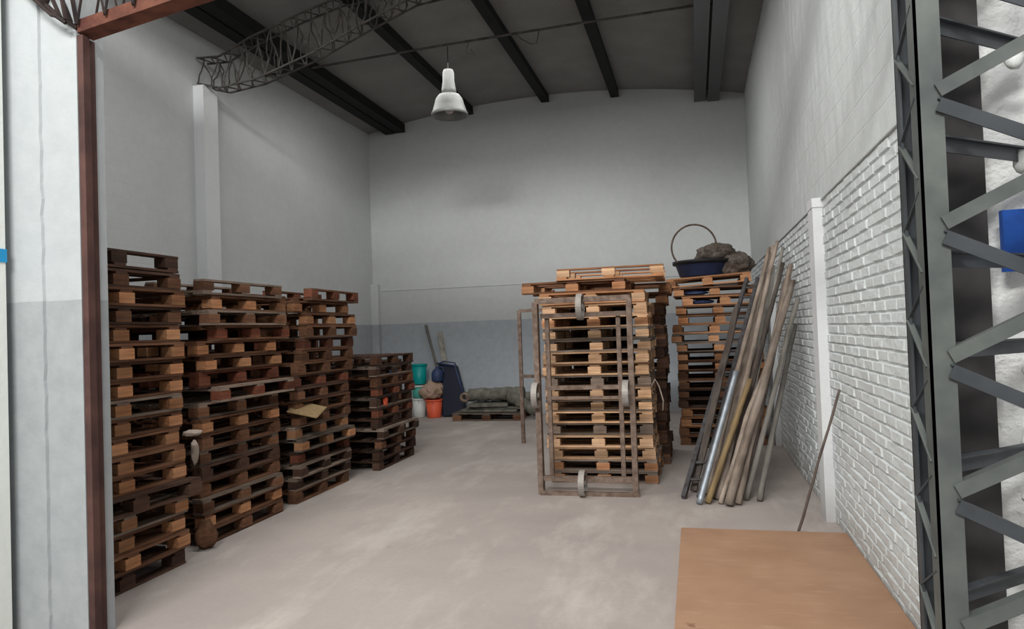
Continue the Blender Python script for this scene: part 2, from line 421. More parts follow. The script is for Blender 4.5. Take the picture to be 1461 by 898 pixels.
for yy in (3.42, 3.5):
    for a, b in (((-3.52, 3.66), (-3.62, 3.72)), ((-3.62, 3.72), (-3.80, 3.88)), ((-3.80, 3.88), (-4.1, 4.2)), ((-3.5, 4.05), (-3.78, 4.15)), ((-3.56, 3.70), (-3.66, 3.96)), ((-3.66, 3.96), (-3.74, 3.84)), ((-3.74, 3.84), (-3.86, 4.1)), ((-3.52, 3.68), (-3.55, 4.0))):
        mb.tube([Vector((a[0], yy, a[1]))-off, Vector(((a[0]+b[0])/2, yy-.02, (a[1]+b[1])/2+.01))-off, Vector((b[0], yy, b[1]))-off], .013, 6)
obj('end_rods', mb, M['rustdark'], t)

# rusty door post
mb = MB(); mb.box(0, .042, -.02, -.008, 0, 3.62); mb.box(0, .012, -.008, .10, 0, 3.62); mb.box(.034, .042, -.008, .03, 0, 3.62)
o = obj('door_post', mb, M['rustpost']); o.location = (-3.528, 3.525, 0)
tag(o, 'tall rusty brown steel post at the inner edge of the white pier', 'post')

# tie cable across the ceiling
mb = MB(); pts = []
for i in range(41):
    x = XL+(XR-XL)*i/40; pts.append((x, 10.8, 6.27+.022*(x-XL)+.03*math.sin((x-XL)/8*PI)))
mb.tube(pts, .02, 8)
mb.tube([(-2.55, 10.8, 6.41), (-2.45, 10.8, 6.3), (-2.3, 10.8, 6.2), (-2.2, 10.8, 6.2), (-2.15, 10.8, 6.42)], .008, 6)
mb.tube([(-3.3, 10.8, 6.38), (-3.35, 10.8, 6.2), (-3.2, 10.8, 6.15), (-3.28, 10.8, 6.25)], .006, 6)
tag(obj('tie_rod', mb, M['trussgrey'], smooth=True), 'thin grey rod with dangling wire crossing under the ceiling', 'rod')

# lamp
lp = thing('hanging_lamp', 'silver bell-shaped industrial lamp hanging from the roof', 'lamp', (-3.66, 10.8, 5.22))
mb = MB(); mb.tube([(0, 0, .72), (0, 0, 1.12)], .008, 6); obj('hanger_rod', mb, M['cable'], lp)
mb = MB(); mb.lathe([(.02, .75), (.075, .74), (.09, .70), (.095, .55), (.115, .42), (.12, .34), (.02, .34)]); obj('housing', mb, M['lampshade'], lp, True)
mb = MB(); mb.lathe([(.12, .345), (.17, .33), (.215, .27), (.24, .18), (.27, .08), (.29, .045), (.295, .0), (.285, .0), (.262, .08), (.23, .18), (.205, .26), (.165, .32), (.11, .335)], n=40, close=True); obj('lamp_shade', mb, M['lampshade'], lp, True)
mb = MB(); mb.lathe([(.02, .33), (.05, .28), (.09, .2), (.09, .12), (.05, .05), (.005, .04)]); obj('bulb', mb, M['bulb'], lp, True)

# ------------------------------------------------------------------ pallets
PH = .135; PL = 1.2; PW = 1.12
def pallet_meshes(seed):
    rd = random.Random(seed); j = lambda a: rd.uniform(-a, a)
    mb = MB()
    ny = 7; w = .105
    for i in range(ny):                      # top boards along x
        y = -PW/2+w/2+(PW-w)*i/(ny-1)+(0 if i in (0, ny-1) else j(.015))
        if i in (2, 4) and rd.random() < .25: continue
        mb.box(-PL/2+j(.008), PL/2+j(.008), y-w/2+j(.006), y+w/2+j(.006), .114+j(.001), .133)
    for x in (-PL/2+.06, 0, PL/2-.06): mb.box(x-.055, x+.055, -PW/2, PW/2, .096, .1135)
    deck = mb.mesh('top_deck')
    mb = MB(); mb.box(-.073, .073, -.05, .05, .018, .0955); blk = mb.mesh('block')
    sk = MB(); sk.box(-PL/2+j(.006), PL/2+j(.006), -.05+j(.004), .05+j(.004), .0, .0175); skm = sk.mesh('bottom_board')
    pos = []
    for x in (-PL/2+.075, 0, PL/2-.075):
        for y in (-PW/2+.052, 0, PW/2-.052): pos.append((x+j(.008), y+j(.004), 0))
    return deck, blk, skm, pos
PV = [pallet_meshes(100+i) for i in range(6)]
def with_mat(me, mat):
    m = me.copy(); m.materials.clear(); m.materials.append(mat); return m
_cache = {}
def proto_pallet(v, deckm, blockm):
    key = (v, deckm, blockm)
    if key in _cache: return _cache[key]
    d, b, s, pos = PV[v]
    r = (with_mat(d, M[deckm]), with_mat(b, M[blockm]), with_mat(s, M[deckm]), pos); _cache[key] = r
    return r
CN = {'pale': 'pale pine', 'orange': 'orange-brown', 'brown': 'brown', 'dark': 'dark brown', 'grey': 'greyish', 'red': 'reddish-brown'}
def pallet(loc, rot, deckm, blockm, label, group, tilt=(0, 0), v=None, flip=False):
    v = random.randrange(6) if v is None else v
    d, b, s, pos = proto_pallet(v, deckm, blockm)
    t = thing('wooden_pallet', label, 'pallet', loc, rot, group); t.rotation_euler = (tilt[0]+(PI if flip else 0), tilt[1], rot)
    if flip: t.location.z += .135
    obj('top_deck', d, None, t)
    for p in pos: o = obj('block', b, None, t); o.location = p
    for y in (-PW/2+.052, 0, PW/2-.052): o = obj('bottom_board', s, None, t); o.location = (0, y, 0)
    return t
ORD = ['bottom', 'second', 'third', 'fourth', 'fifth', 'sixth', 'seventh', 'eighth', 'ninth', 'tenth', 'eleventh', 'twelfth', 'thirteenth', 'fourteenth', 'fifteenth', 'sixteenth', 'seventeenth', 'eighteenth', 'nineteenth']
def stack(cx, cy, rot, n, where, group, pal, z0=0, jx=.03, jy=.03, over=None, pitch=PH, topmost=True):
    over = over or {}; z = z0
    for i in range(n):
        o = over.get(i, {})
        dm, bmn = random.choice(pal) if 'mat' not in o else o['mat']
        x = cx+random.uniform(-jx, jx)+o.get('dx', 0); y = cy+random.uniform(-jy, jy)+o.get('dy', 0)
        if i == n-1 and topmost: lab = f'{CN[bmn]} pallet on top of {where}'
        elif i == 0: lab = f'{CN[bmn]} pallet on the floor under {where}'
        else: lab = f'{CN[bmn]} pallet, {ORD[i]} from the floor in {where}'
        pallet((x, y, z), rot+random.uniform(-.02, .02)+o.get('rz', 0), dm, bmn, lab, group, tilt=o.get('tilt', (0, 0)), flip=o.get('flip', False))
        z += pitch+o.get('gap', .0005)
    return z
R90 = PI/2
GL = 'pallets stacked along the left wall'
PA = [('brown', 'orange'), ('brown', 'orange'), ('brown', 'orange'), ('grey', 'orange'), ('dark', 'brown')]
PB = [('brown', 'brown'), ('brown', 'red'), ('grey', 'brown'), ('brown', 'orange'), ('dark', 'dark')]
PC_ = [('brown', 'brown'), ('dark', 'dark'), ('dark', 'brown'), ('grey', 'dark'), ('dark', 'red')]
PDk = [('dark', 'dark'), ('dark', 'brown')]
XA = -3.98-PW/2
stack(XA, 4.31, R90, 17, 'the stack beside the rusty post', GL, PA,
      over={0: dict(mat=('dark', 'dark')), 4: dict(dx=.07, dy=.08, rz=-.05, mat=('dark', 'dark')), 16: dict(dx=.0)})
XB = -4.14-PW/2
stack(XB, 5.92, R90, 17, 'the second stack from the rusty post', GL, PB,
      over={9: dict(dx=.07, dy=.10, mat=('grey', 'red')), 10: dict(mat=('red', 'red')), 11: dict(mat=('brown', 'orange')), 12: dict(mat=('brown', 'orange')), 16: dict(flip=True, dy=.1), 15: dict(dy=.16, mat=('brown', 'orange')), 14: dict(dx=.05, dy=.05, mat=('grey', 'brown')), 13: dict(dy=.18), 2: dict(dx=.05), 5: dict(dx=-.05)})
XC = -4.13-PW/2
stack(XC, 7.42, R90, 16, 'the third stack from the rusty post', GL, PC_,
      over={15: dict(dy=.1, mat=('brown', 'orange')), 14: dict(dy=.2, mat=('brown', 'orange')), 13: dict(dy=.2), 12: dict(dy=.2, mat=('brown', 'red')), 11: dict(dy=.2), 10: dict(dy=.1), 4: dict(dx=.05, mat=('grey', 'orange')), 5: dict(mat=('grey', 'orange'))})
pallet((XC+.02, 7.72, 16*PH+.011), R90+.03, 'brown', 'red', 'upturned reddish-brown pallet topping the third stack from the rusty post', GL, flip=True)
XD = -4.03-PW/2
stack(XD, 9.20, R90, 11, 'the low stack nearest the buckets', GL, PC_, over={3: dict(dx=.06), 10: dict(mat=('dark', 'brown'))})
# rear row along the wall
XE = -5.38-PW/2
GR = 'pallets in the rear row by the left wall'
stack(XE, 5.05, R90, 15, 'the dark rear stack behind the post stack', GR, PDk)
stack(XE, 6.50, R90, 16, 'the dark rear stack behind the second stack', GR, PDk)
stack(XE, 8.95, R90, 13, 'the dark rear stack behind the third stack', GR, PDk)
stack(-5.33, 10.62, R90, 10, 'the added dark stack behind the low stack', GR, PDk)  # stack added to darken what shows through the low stack's openings
# tilted top pallet of the first stack
pallet((XA-.02, 4.31, 17*PH+.012), R90, 'dark', 'dark', 'upturned dark pallet lying on top of the stack beside the rusty post', GL, tilt=(0, 0), flip=True)

GC = 'pallets in the centre block'
PP = [('pale', 'pale'), ('pale', 'pale'), ('orange', 'pale'), ('grey', 'pale'), ('pale', 'orange')]
stack(-1.10, 8.10+PW/2, 0, 15, 'the stack behind the rusty metal frame', GC, PP, jx=.02, topmost=False,
      over={0: dict(dx=.05, mat=('grey', 'orange')), 1: dict(dx=.05, mat=('grey', 'orange')), 4: dict(mat=('grey', 'grey')), 8: dict(mat=('grey', 'grey'))})
z = 15*PH+.01
pallet((-1.14, 8.10+PW/2, z), .01, 'orange', 'pale', 'pale pallet just above the top bar of the rusty metal frame', GC); z += PH+.001
pallet((-1.33, 8.12+PW/2, z), -.03, 'brown', 'orange', 'orange-brown pallet jutting out left above the rusty metal frame', GC); z += PH+.001
pallet((-.93, 8.10+PW/2, z), .02, 'orange', 'pale', 'pale pallet on the very top of the centre block', GC, flip=True)
stack(-.98, 8.10+PW*1.5+.06, 0, 17, 'the dark stack behind the framed stack', GC, [('dark', 'dark'), ('brown', 'dark')], jx=.03, over={16: dict(mat=('brown', 'orange'), dx=.06), 15: dict(mat=('brown', 'orange'), dx=.03)})
GRt = 'pallets in the right-hand stack'
PR = [('brown', 'orange'), ('orange', 'orange'), ('dark', 'brown'), ('grey', 'orange'), ('brown', 'brown')]
stack(.34, 10.80+PW/2, 0, 17, 'the right stack behind the leaning poles', GRt, PR, jx=.03,
      over={16: dict(dx=-.02, mat=('brown', 'orange')), 15: dict(dx=.06), 14: dict(mat=('brown', 'orange')), 13: dict(mat=('orange', 'orange')), 12: dict(dx=-.06), 11: dict(dx=-.08), 4: dict(mat=('dark', 'dark'))})
pallet((.22, 10.84+PW/2, 17*PH+.035), -.02, 'orange', 'orange', 'tilted orange-brown pallet carrying the blue tub', GRt, tilt=(0, -.045))

# ------------------------------------------------------------------ tub, hoop and bundle on the right stack
ZT = 18*PH+.03
mb = MB(); mb.lathe([(.33, 0), (.36, .02), (.42, .20), (.44, .21), (.44, .235), (.40, .235), (.40, .20), (.32, .03), (.02, .03)], n=32)
t = thing('plastic_tub', 'blue plastic tub with a dark rim on top of the right stack', 'tub', (.16, 11.45, ZT+.02)); obj('tub_body', mb, M['blue'], t, True)
mb = MB(); mb.lathe([(.43, .20), (.462, .2), (.465, .25), (.43, .25)], n=32, close=True); obj('rim', mb, M['blacks'], t, True)
mb = MB(); pts = [(.06+.33*math.cos(a), 0.0, .34*math.sin(a)) for a in [PI*(-.25+1.5*i/30) for i in range(31)]]
pts = [(p[0], 0, p[2]) for p in pts]
mb.tube(pts, .014, 8); o = obj('hoop', mb, M['rustframe'], None, True); o.location = (-.03, 11.2, ZT+.42+.05)
tag(o, 'thin brown hoop standing up beside the bundle on the right stack', 'hoop')
mb = MB(); mb.blob((.0, 0, .12), (.34, .30, .2), 4, .3, 1.6, 4); mb.blob((-.02, -.1, .22), (.19, .17, .10), 8, .35, 2.0, 3)
o = obj('junk_bundle', mb, M['junk'], None, True); o.location = (.36, 11.5, ZT+.20); tag(o, 'brown and grey bundle of rags heaped in the blue tub', 'bundle')
mb = MB(); mb.blob((0, 0, .12), (.26, .26, .22), 11, .35, 2, 4, flat=.12); o = obj('plastic_bag', mb, M['junk'], None, True); o.location = (.62, 11.35, ZT+.03)
tag(o, 'dark grey slumped bag at the right end of the top of the right stack', 'bag')
mb = MB(); mb.blob((0, 0, .0), (.17, .10, .034), 15, .3, 2, 3); o = obj('blue_sheet', mb, M['blue'], None, True); o.location = (.17-.06, 11.0, 15*PH+.06)
tag(o, 'blue plastic sheet stuffed into a slot near the top of right stack', 'plastic sheet')
mb = MB(); mb.blob((0, 0, .0), (.18, .10, .034), 16, .3, 2, 3); o = obj('blue_sheet', mb, M['blue'], None, True); o.location = (.02, 11.0, 16*PH+.06)
tag(o, 'blue plastic sheet stuffed in the slot just under the topmost pallets', 'plastic sheet')

# ------------------------------------------------------------------ rusty metal frame with rings
fr = thing('metal_rack', 'rusty brown upright rectangular metal frame with grey rings before the pallets', 'metal frame', (-1.16, 7.53, 0))
def fbar(a, b, w=.05, d=.06):
    mb = MB(); mb.bar(a, b, w, d, (0, 1, 0)); return mb
def fb(name, x0, z0, x1, z1, y, w=.05, d=.07):
    mb = MB(); mb.bar((x0+1.16, y-7.53, z0), (x1+1.16, y-7.53, z1), w if x0 == x1 else d, d if x0 == x1 else w, (0, 1, 0) if x0 == x1 else (0, 0, 1))
    return obj(name, mb, M['rustframe'], fr)
fb('post', -1.66, .0, -1.66, 2.05, 7.55, .055, .10)
fb('post', -.66, .0, -.66, 2.05, 7.55, .055, .10)
fb('crossbar', -1.66, .022, -.62, .022, 7.49, .045, .05)
fb('crossbar', -1.66, .165, -.66, .165, 7.56, .05, .06)
fb('crossbar', -1.66, 2.06, -.64, 2.06, 7.55, .06, .08)
fb('crossbar', -1.62, 1.90, -.70, 1.90, 7.62, .05, .05)
fb('inner_post', -1.56, .14, -1.56, 1.92, 7.66, .045, .05)
fb('inner_post', -.79, .14, -.79, 1.92, 7.66, .045, .05)
fb('crossbar', -1.60, 1.12, -.76, 1.12, 7.66, .045, .045)
fb('crossbar', -1.60, 1.01, -.76, 1.01, 7.66, .03, .03)
for x, z in ((-1.16, 1.98), (-1.665, 1.06), (-.715, 1.07), (-1.20, .138)):
    mb = MB(); mb.lathe([(.138, -.03), (.138, .03), (.118, .03), (.118, -.03)], n=28, close=True, mat=Matrix.Rotation(R90, 4, 'Y'))
    mb.lathe([(.03, -.035), (.03, .035)], n=12, mat=Matrix.Rotation(R90, 4, 'Y')); mb.bar((0, 0, -.12), (0, 0, .12), .02, .02)
    o = obj('ring', mb, M['ring'], fr, False); o.location = (x+1.16, -.075, z); o['label'] = 'grey steel ring'
f2 = thing('open_rack', 'thin rusty open frame standing left of the centre pallets, behind the ringed frame', 'metal frame', (-2.66, 10.9, 0))
for nm, a, b in (('post', (0, 0, 0), (.0, 0, 2.07)), ('post', (.86, 0, 0), (.86, 0, 2.1)), ('crossbar', (0, 0, 2.06), (.86, 0, 2.08)), ('crossbar', (0, 0, 1.04), (.86, 0, 1.04))):
    mb = MB(); mb.bar(a, b, .055 if nm == 'post' else .045, .05); obj(nm, mb, M['rustframe'], f2)
mb = MB(); mb.tube([(0, 0, 0), (.05, -.02, .1), (.09, -.02, .02), (.13, 0, -.14), (.12, .01, -.25)], .008, 6)
o = obj('wire', mb, M['rag'], None, True); o.location = (-.50, 8.06, 1.07); tag(o, 'pale loose wire hanging at the right edge of the framed stack', 'wire')

# ------------------------------------------------------------------ poles leaning on the right wall
GP = 'timber poles leaning on the right wall'
def pole(foot, top, r0, r1, mat, label, name='timber_pole', cat='pole', flat=1.0, jit=.12, bend=.02, group=GP, seed=0):
    d = Vector(top)-Vector(foot); a = Vector((0, 0, 0)); b = Vector((0, 0, d.length)); n = 22; pts = []; rs = []
    for i in range(n+1):
        t_ = i/n; k_ = bend*math.sin(t_*PI)
        p = a.lerp(b, t_)+Vector((noise.noise(Vector((t_*3, seed, 0)))*bend+k_*.2, noise.noise(Vector((t_*3, seed, 9)))*bend, 0))*(1 if 0 < i < n else 0)
        pts.append(p); rs.append((r0+(r1-r0)*t_)*(1+(.09*noise.noise(Vector((i*.7, seed*5, 2))) if jit else 0)))
    pts[0] = pts[0]+Vector((0, 0, .0))
    mb = MB(); mb.tube(pts, r0, 9, jit=jit, rs=rs)
    o = obj(name, mb, M[mat], None, True); o.location = (foot[0], foot[1], foot[2]+r0*.45); o.rotation_euler = d.to_track_quat('Z', 'Y').to_euler()
    return tag(o, label, cat, group)
def plank(foot, top, w, th, mat, label, tw=0):
    d = Vector(top)-Vector(foot); n = 16; mb = MB(); vs = []
    for i in range(n+1):
        e = .12*noise.noise(Vector((i*.8, tw*9, 1))); k_ = .02*noise.noise(Vector((i*.3, tw*5, 4)))
        ww = w*(1+e)*(.45 if i == n else 1); vs += [(-ww/2+k_, -th/2, d.length*i/n), (ww/2+k_, -th/2, d.length*i/n), (ww/2+k_, th/2, d.length*i/n), (-ww/2+k_, th/2, d.length*i/n)]
    fs = [(0, 3, 2, 1), (4*n, 4*n+1, 4*n+2, 4*n+3)]
    for i in range(n): fs += [(4*i+j, 4*i+(j+1) % 4, 4*i+4+(j+1) % 4, 4*i+4+j) for j in range(4)]
    mb.add(vs, fs)
    o = obj('timber_plank', mb, M[mat], None); o.location = (foot[0], foot[1], foot[2]+th*.5+.012)
    o.rotation_euler = (d.to_track_quat('Z', 'Y') @ Matrix.Rotation(tw, 3, 'Z').to_quaternion()).to_euler()
    return tag(o, label, 'plank', GP)
pole((.16, 7.40, 0), (1.0, 9.14, 2.70), .034, .022, 'bark', 'tallest rough brown timber pole, reaching highest up the right wall', seed=1)
pole((.05, 7.62, 0), (.93, 9.40, 2.66), .032, .022, 'bark', 'rough timber pole just behind and left of the tallest one', seed=2)
plank((.13, 7.95, 0), (.99, 9.60, 2.70), .08, .025, 'bark', 'long weathered plank standing behind the tallest pole', .4)
plank((.24, 7.85, 0), (1.02, 9.80, 2.45), .09, .025, 'gtim', 'grey weathered plank behind the tall poles', .2)
pole((.20, 7.58, 0), (1.03, 8.95, 2.42), .034, .026, 'barkdark', 'dark timber pole right of the tallest one', seed=3)
pole((.29, 7.62, 0), (1.05, 9.05, 2.62), .026, .018, 'gtim', 'slender grey stick rising close beside the tallest pole', seed=13)
pole((.24, 7.17, 0), (1.02, 8.06, 2.16), .046, .034, 'bark', 'thick pale brown timber pole at the front of the bundle', seed=4)
pole((.33, 7.23, 0), (1.05, 8.42, 2.36), .036, .028, 'bark', 'brown timber pole pressed behind the thick front one', seed=5)
plank((.38, 7.50, 0), (1.05, 8.60, 2.26), .08, .03, 'barkdark', 'dark topped plank right of the thick front pole', .3)
pole((.42, 7.43, 0), (1.06, 8.02, 1.98), .028, .024, 'gtim', 'slim grey timber pole second from the right of the bundle', seed=6)
pole((.54, 7.40, 0), (1.06, 8.34, 1.70), .030, .024, 'gtim', 'pale grey timber pole rightmost in the bundle', seed=7)
pole((-.03, 7.21, 0), (.40, 7.96, 1.22), .031, .029, 'galv', 'short silvery metal pipe leaning left of the timber poles', 'metal_pipe', 'pipe', jit=.0, bend=.0, group=None)
pole((.05, 7.25, 0), (.54, 7.97, 1.14), .031, .028, 'tan', 'short tan timber pole just right of the silvery pipe', seed=8, bend=.005)
pole((.12, 7.45, 0), (.78, 8.55, 1.66), .032, .026, 'barkdark', 'dark brown timber pole between the tan pole and thick front pole', seed=9)
pole((.17, 7.25, 0), (.80, 8.2, 1.50), .026, .022, 'bark', 'thin brown pole left of the thick front pole', seed=14)
plank((-.08, 7.72, 0), (.50, 8.9, 1.95), .07, .025, 'barkdark', 'dark plank leaning behind the silvery pipe', .1)
pole((.74, 6.26, 0), (1.09, 6.16, 1.19), .012, .010, 'barkdark', 'thin lone brown stick leaning on the brick wall beyond the hardboard', 'stick', 'stick', bend=.01, group=None, seed=12)
# ladder leaning on the right stack
ld = thing('ladder', 'dark grey ladder seen edge-on leaning on the right pallet stack', 'ladder', (-.18, 7.43, .02))
A0 = Vector((0, 0, 0)); A1 = Vector((.92, 3.26, 2.36)); Bo = Vector((.15, .02, 0))
for o_ in (Vector((0, 0, 0)), Bo):
    mb = MB(); mb.bar(A0+o_, A1+o_, .045, .05); obj('rail', mb, M['ladder'], ld)
for i in range(1, 17):
    p = A0.lerp(A1, i/17); mb = MB(); mb.tube([p+Bo*.02, p+Bo*.98], .016, 8); obj('rung', mb, M['ladder'], ld)

# ------------------------------------------------------------------ hardboard sheet
mb = MB(); mb.box(-.18, 1.105, 3.7, 6.22, .004, .05); o = obj('hardboard_sheet', mb, M['board'], None, bevel=.004)
tag(o, 'large brown hardboard sheet lying flat on the floor by the right wall', 'board')

# ------------------------------------------------------------------ lattice column
lc = thing('lattice_column', 'grey-green steel lattice column in the right foreground', 'column', (.71, 2.5, 0))
def LC(x, y, z): return (x-.71, y-2.5, z)
ZH = 4.4
def angle(name, x, y, sx, sy, w, mat, th=.008):
    mb = MB(); X, Y, _ = LC(x, y, 0)
    mb.box(min(X, X+sx*w), max(X, X+sx*w), min(Y, Y+sy*th), max(Y, Y+sy*th), 0, ZH)
    mb.box(min(X, X+sx*th), max(X, X+sx*th), min(Y, Y+sy*w), max(Y, Y+sy*w), 0, ZH)
    return obj(name, mb, mat, lc)
angle('corner_angle', .708, 2.50, 1, 1, .074, M['colsteel'])
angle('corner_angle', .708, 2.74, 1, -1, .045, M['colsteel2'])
angle('corner_angle', 1.16, 2.50, -1, 1, .074, M['colsteel'])
mb = MB(); X0, Y0, _ = LC(.725, 2.76, 0); mb.add([(X0, Y0, 0), (X0+.30, Y0+.13, 0), (X0+.30, Y0+.13, ZH), (X0, Y0, ZH), (X0, Y0+.01, 0), (X0+.30, Y0+.14, 0), (X0+.30, Y0+.14, ZH), (X0, Y0+.01, ZH)], [(0,1,2,3), (7,6,5,4), (0,4,5,1), (1,5,6,2), (2,6,7,3), (3,7,4,0)])
obj('back_plate', mb, M['coldark'], lc)
zs = [.35+.417*i for i in range(10)]
for zn in zs:      # front lacing: pairs from each node on the left angle
    for s in (1, -1):
        zz = zn+s*.022; mb = MB()
        a = LC(.765, 2.492, zz); b = LC(1.14, 2.492, zz+s*.185)
        mb.bar(a, b, .006, .044, (0, 0, 1)); mb.bar((a[0], a[1]+.02, a[2]+.02), (b[0], b[1]+.02, b[2]+.02), .04, .006, (0, 0, 1))
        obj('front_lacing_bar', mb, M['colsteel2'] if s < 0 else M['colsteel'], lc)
z = .05; k = 0
while z < ZH-.2:   # left face lacing
    a = LC(.712, 2.53, z+.04); b = LC(.712, 2.72, z+.19); c = LC(.712, 2.53, z+.30)
    mb = MB(); mb.bar(a, b, .006, .018, (1, 0, 0)); obj('side_lacing_bar', mb, M['colsteel'], lc)
    mb = MB(); mb.bar(b, c, .006, .011, (1, 0, 0)); obj('side_lacing_bar', mb, M['colsteel2'], lc)
    z += .30
for zn in (.48, .87, 1.28, 1.64, 1.93, 2.30, 2.68, 3.05):   # anchor bars running back into the wall
    mb = MB(); mb.bar(LC(.76, 2.53, zn), LC(1.14, 2.86, zn), .006, .05, (0, 0, 1)); mb.bar(LC(.76, 2.525, zn+.022), LC(1.14, 2.855, zn+.022), .03, .006, (0, 0, 1))
    obj('anchor_bar', mb, M['colsteel2'], lc)
for i, (x, y, z_) in enumerate(((1.12, 2.84, 2.68), (1.10, 2.80, 2.62), (1.11, 2.85, 1.30), (1.09, 2.83, 1.12), (1.10, 2.84, .90), (1.12, 2.84, 2.28), (1.12, 2.85, 1.55))):
    mb = MB(); mb.blob((0, 0, 0), (.028, .02, .022+.01*(i % 3)), 20+i, .5, 2.2, 2); o = obj('mortar_lump', mb, M['plaster'], lc, True); o.location = LC(x, y, z_)
    o['label'] = 'white plaster splash'

# ------------------------------------------------------------------ buckets and things at the back wall
def bucket(loc, r0, r1, h, mat, label, rim=True, handle=True, lid=None, group=None):
    t = thing('bucket', label, 'bucket', loc, random.uniform(0, 3), group)
    mb = MB(); mb.lathe([(r0*.97, 0), (r0, .01), (r1, h), (r1-.006, h), (r0-.008, .012), (.01, .012)], n=32); obj('body', mb, M[mat], t, True)
    mb = MB(); mb.lathe([(r1-.003, h-.03), (r1+.012, h-.03), (r1+.012, h+.002), (r1-.003, h+.002)], n=32, close=True); obj('rim', mb, M[lid or mat], t)
    if handle:
        mb = MB(); mb.tube([((r1+.01)*math.cos(a), -.02-.03*math.sin(a), h-.03-.11*math.sin(a)) for a in [PI*i/14 for i in range(15)]], .004, 6); obj('handle', mb, M['cable'], t)
    return t
bucket((-5.74, 14.3, 0), .125, .155, .40, 'whiteP', 'white bucket on the floor under the green ones')
bucket((-5.745, 14.3, .405), .12, .15, .27, 'green', 'green bucket with white rim standing on the white bucket', lid='whiteP')
bucket((-5.72, 14.3, .70), .14, .165, .42, 'teal', 'bright teal bucket on top of the bucket pile')
bucket((-5.37, 14.2, 0), .145, .175, .38, 'orangeP', 'orange bucket on the floor right of the white bucket')
mb = MB(); mb.blob((0, 0, .17), (.21, .18, .19), 31, .35, 1.7, 4, flat=.17); mb.blob((-.08, -.05, .15), (.17, .15, .15), 33, .3, 1.7, 3, flat=.15)
o = obj('sack', mb, M['sack'], None, True); o.location = (-5.42, 14.25, .383); tag(o, 'pinkish tan sack resting in the orange bucket', 'sack')
t = thing('water_jug', 'blue plastic jug with handle perched on the tan sack', 'jug', (-5.32, 14.32, .74))
mb = MB(); mb.lathe([(.11, 0), (.125, .03), (.125, .18), (.09, .25), (.04, .28), (.04, .32), (.01, .32)], n=24); obj('jug_body', mb, M['blue'], t, True)
mb = MB(); mb.tube([(.04, 0, .30), (.12, 0, .30), (.14, 0, .22), (.12, 0, .15)], .012, 8); obj('handle', mb, M['blue'], t, True)
t = thing('plastic_barrow', 'dark navy plastic barrow tub tipped up against the back wall', 'barrow', (-4.93, 14.47, 0))
mb = MB()
ou = [(-.27, .0), (.23, .06), (.19, .45), (.10, .70), (-.02, 1.06), (-.42, 1.12), (-.33, .6)]
yf = lambda z_: -.16+.2*z_
vs = [(x, yf(z_)-.10, z_) for x, z_ in ou]+[(x*.9, yf(z_)+.10, z_) for x, z_ in ou]; kk = len(ou)
mb.add(vs, [tuple(range(kk)), tuple(reversed(range(kk, 2*kk)))]+[(i, kk+i, kk+(i+1) % kk, (i+1) % kk) for i in range(kk)])
obj('tub', mb, M['navy'], t, False, .03)
mb = MB(); mb.tube([(x, yf(z_)-.12, z_) for x, z_ in ou[2:6]], .02, 8); obj('rim', mb, M['blue'], t, True)
mb = MB(); mb.tube([(-.36, -.06, 1.12), (-.30, .0, 1.16), (-.05, .02, 1.12), (.04, .0, .8), (.12, -.02, .66)], .016, 8); obj('handle', mb, M['blue'], t, True)
mb = MB(); mb.bar((0, 0, 0), (-.36, .30, 1.02), .06, .015); o = obj('thin_board', mb, M['gtim'], None); o.location = (-5.36, 14.48, .93)
tag(o, 'thin pale grey board leaning on the back wall above the buckets', 'board')
mb = MB(); mb.bar((0, 0, 0), (-.17, .20, .8), .12, .01); o = obj('thin_board', mb, M['gtim'], None); o.location = (-5.22, 14.55, 1.0)
tag(o, 'short grey strip leaning right of the longer thin board', 'board')

# junk pallet at the back
pallet((-4.05, 14.0, 0), .02, 'grey', 'brown', 'grey low pallet by the back wall carrying rolled tarps', 'pallet by the back wall').scale = (1.18, .8, 1.2)
mb = MB(); mb.box(-.62, .55, -.35, .3, 0, .05); mb.box(-.5, .62, -.3, .32, .055, .10); mb.box(-.45, .35, -.38, .2, .105, .17, Matrix.Rotation(.06, 4, 'Z'))
o = obj('stone_slabs', mb, M['tarp'], None, bevel=.01); o.location = (-4.0, 14.0, .165); tag(o, 'grey flat slabs stacked on the low back pallet', 'slabs')
def roll(loc, L_, r, ang, label, mat='tarp', seed=0):
    mb = MB(); n = 16; pts = [(-L_/2+L_*i/n, .02*noise.noise(Vector((i*.4, seed, 0))), .02*noise.noise(Vector((i*.5, seed, 5)))) for i in range(n+1)]
    mb.tube(pts, r, 14, jit=.10, rs=[r*(1+.12*noise.noise(Vector((i*.6, seed, 2)))) for i in range(n+1)])
    o = obj('rolled_tarp', mb, M[mat], None, True); o.location = loc; o.rotation_euler = (0, ang[0], ang[1]); return tag(o, label, 'tarp', 'rolled tarps on the back pallet')
roll((-3.92, 13.9, .50), 1.15, .13, (-.02, .03), 'long grey-green rolled tarp on top of the slabs', seed=1)
roll((-3.75, 14.12, .44), 1.0, .10, (.04, -.05), 'grey rolled tarp half hidden behind the long rolled one', seed=2)
roll((-3.35, 13.75, .33), .7, .11, (.55, .3), 'short grey tarp roll sloping down at the pallet right end', seed=3)
mb = MB(); mb.lathe([(.10, -.1), (.10, .1), (.05, .1), (.05, -.1)], n=20, close=True, mat=Matrix.Rotation(R90, 4, 'X')); o = obj('grey_coil', mb, M['rustframe'], None, True); o.location = (-4.55, 13.85, .45)
tag(o, 'small brown ring-shaped coil at the left end of the tarps', 'coil')

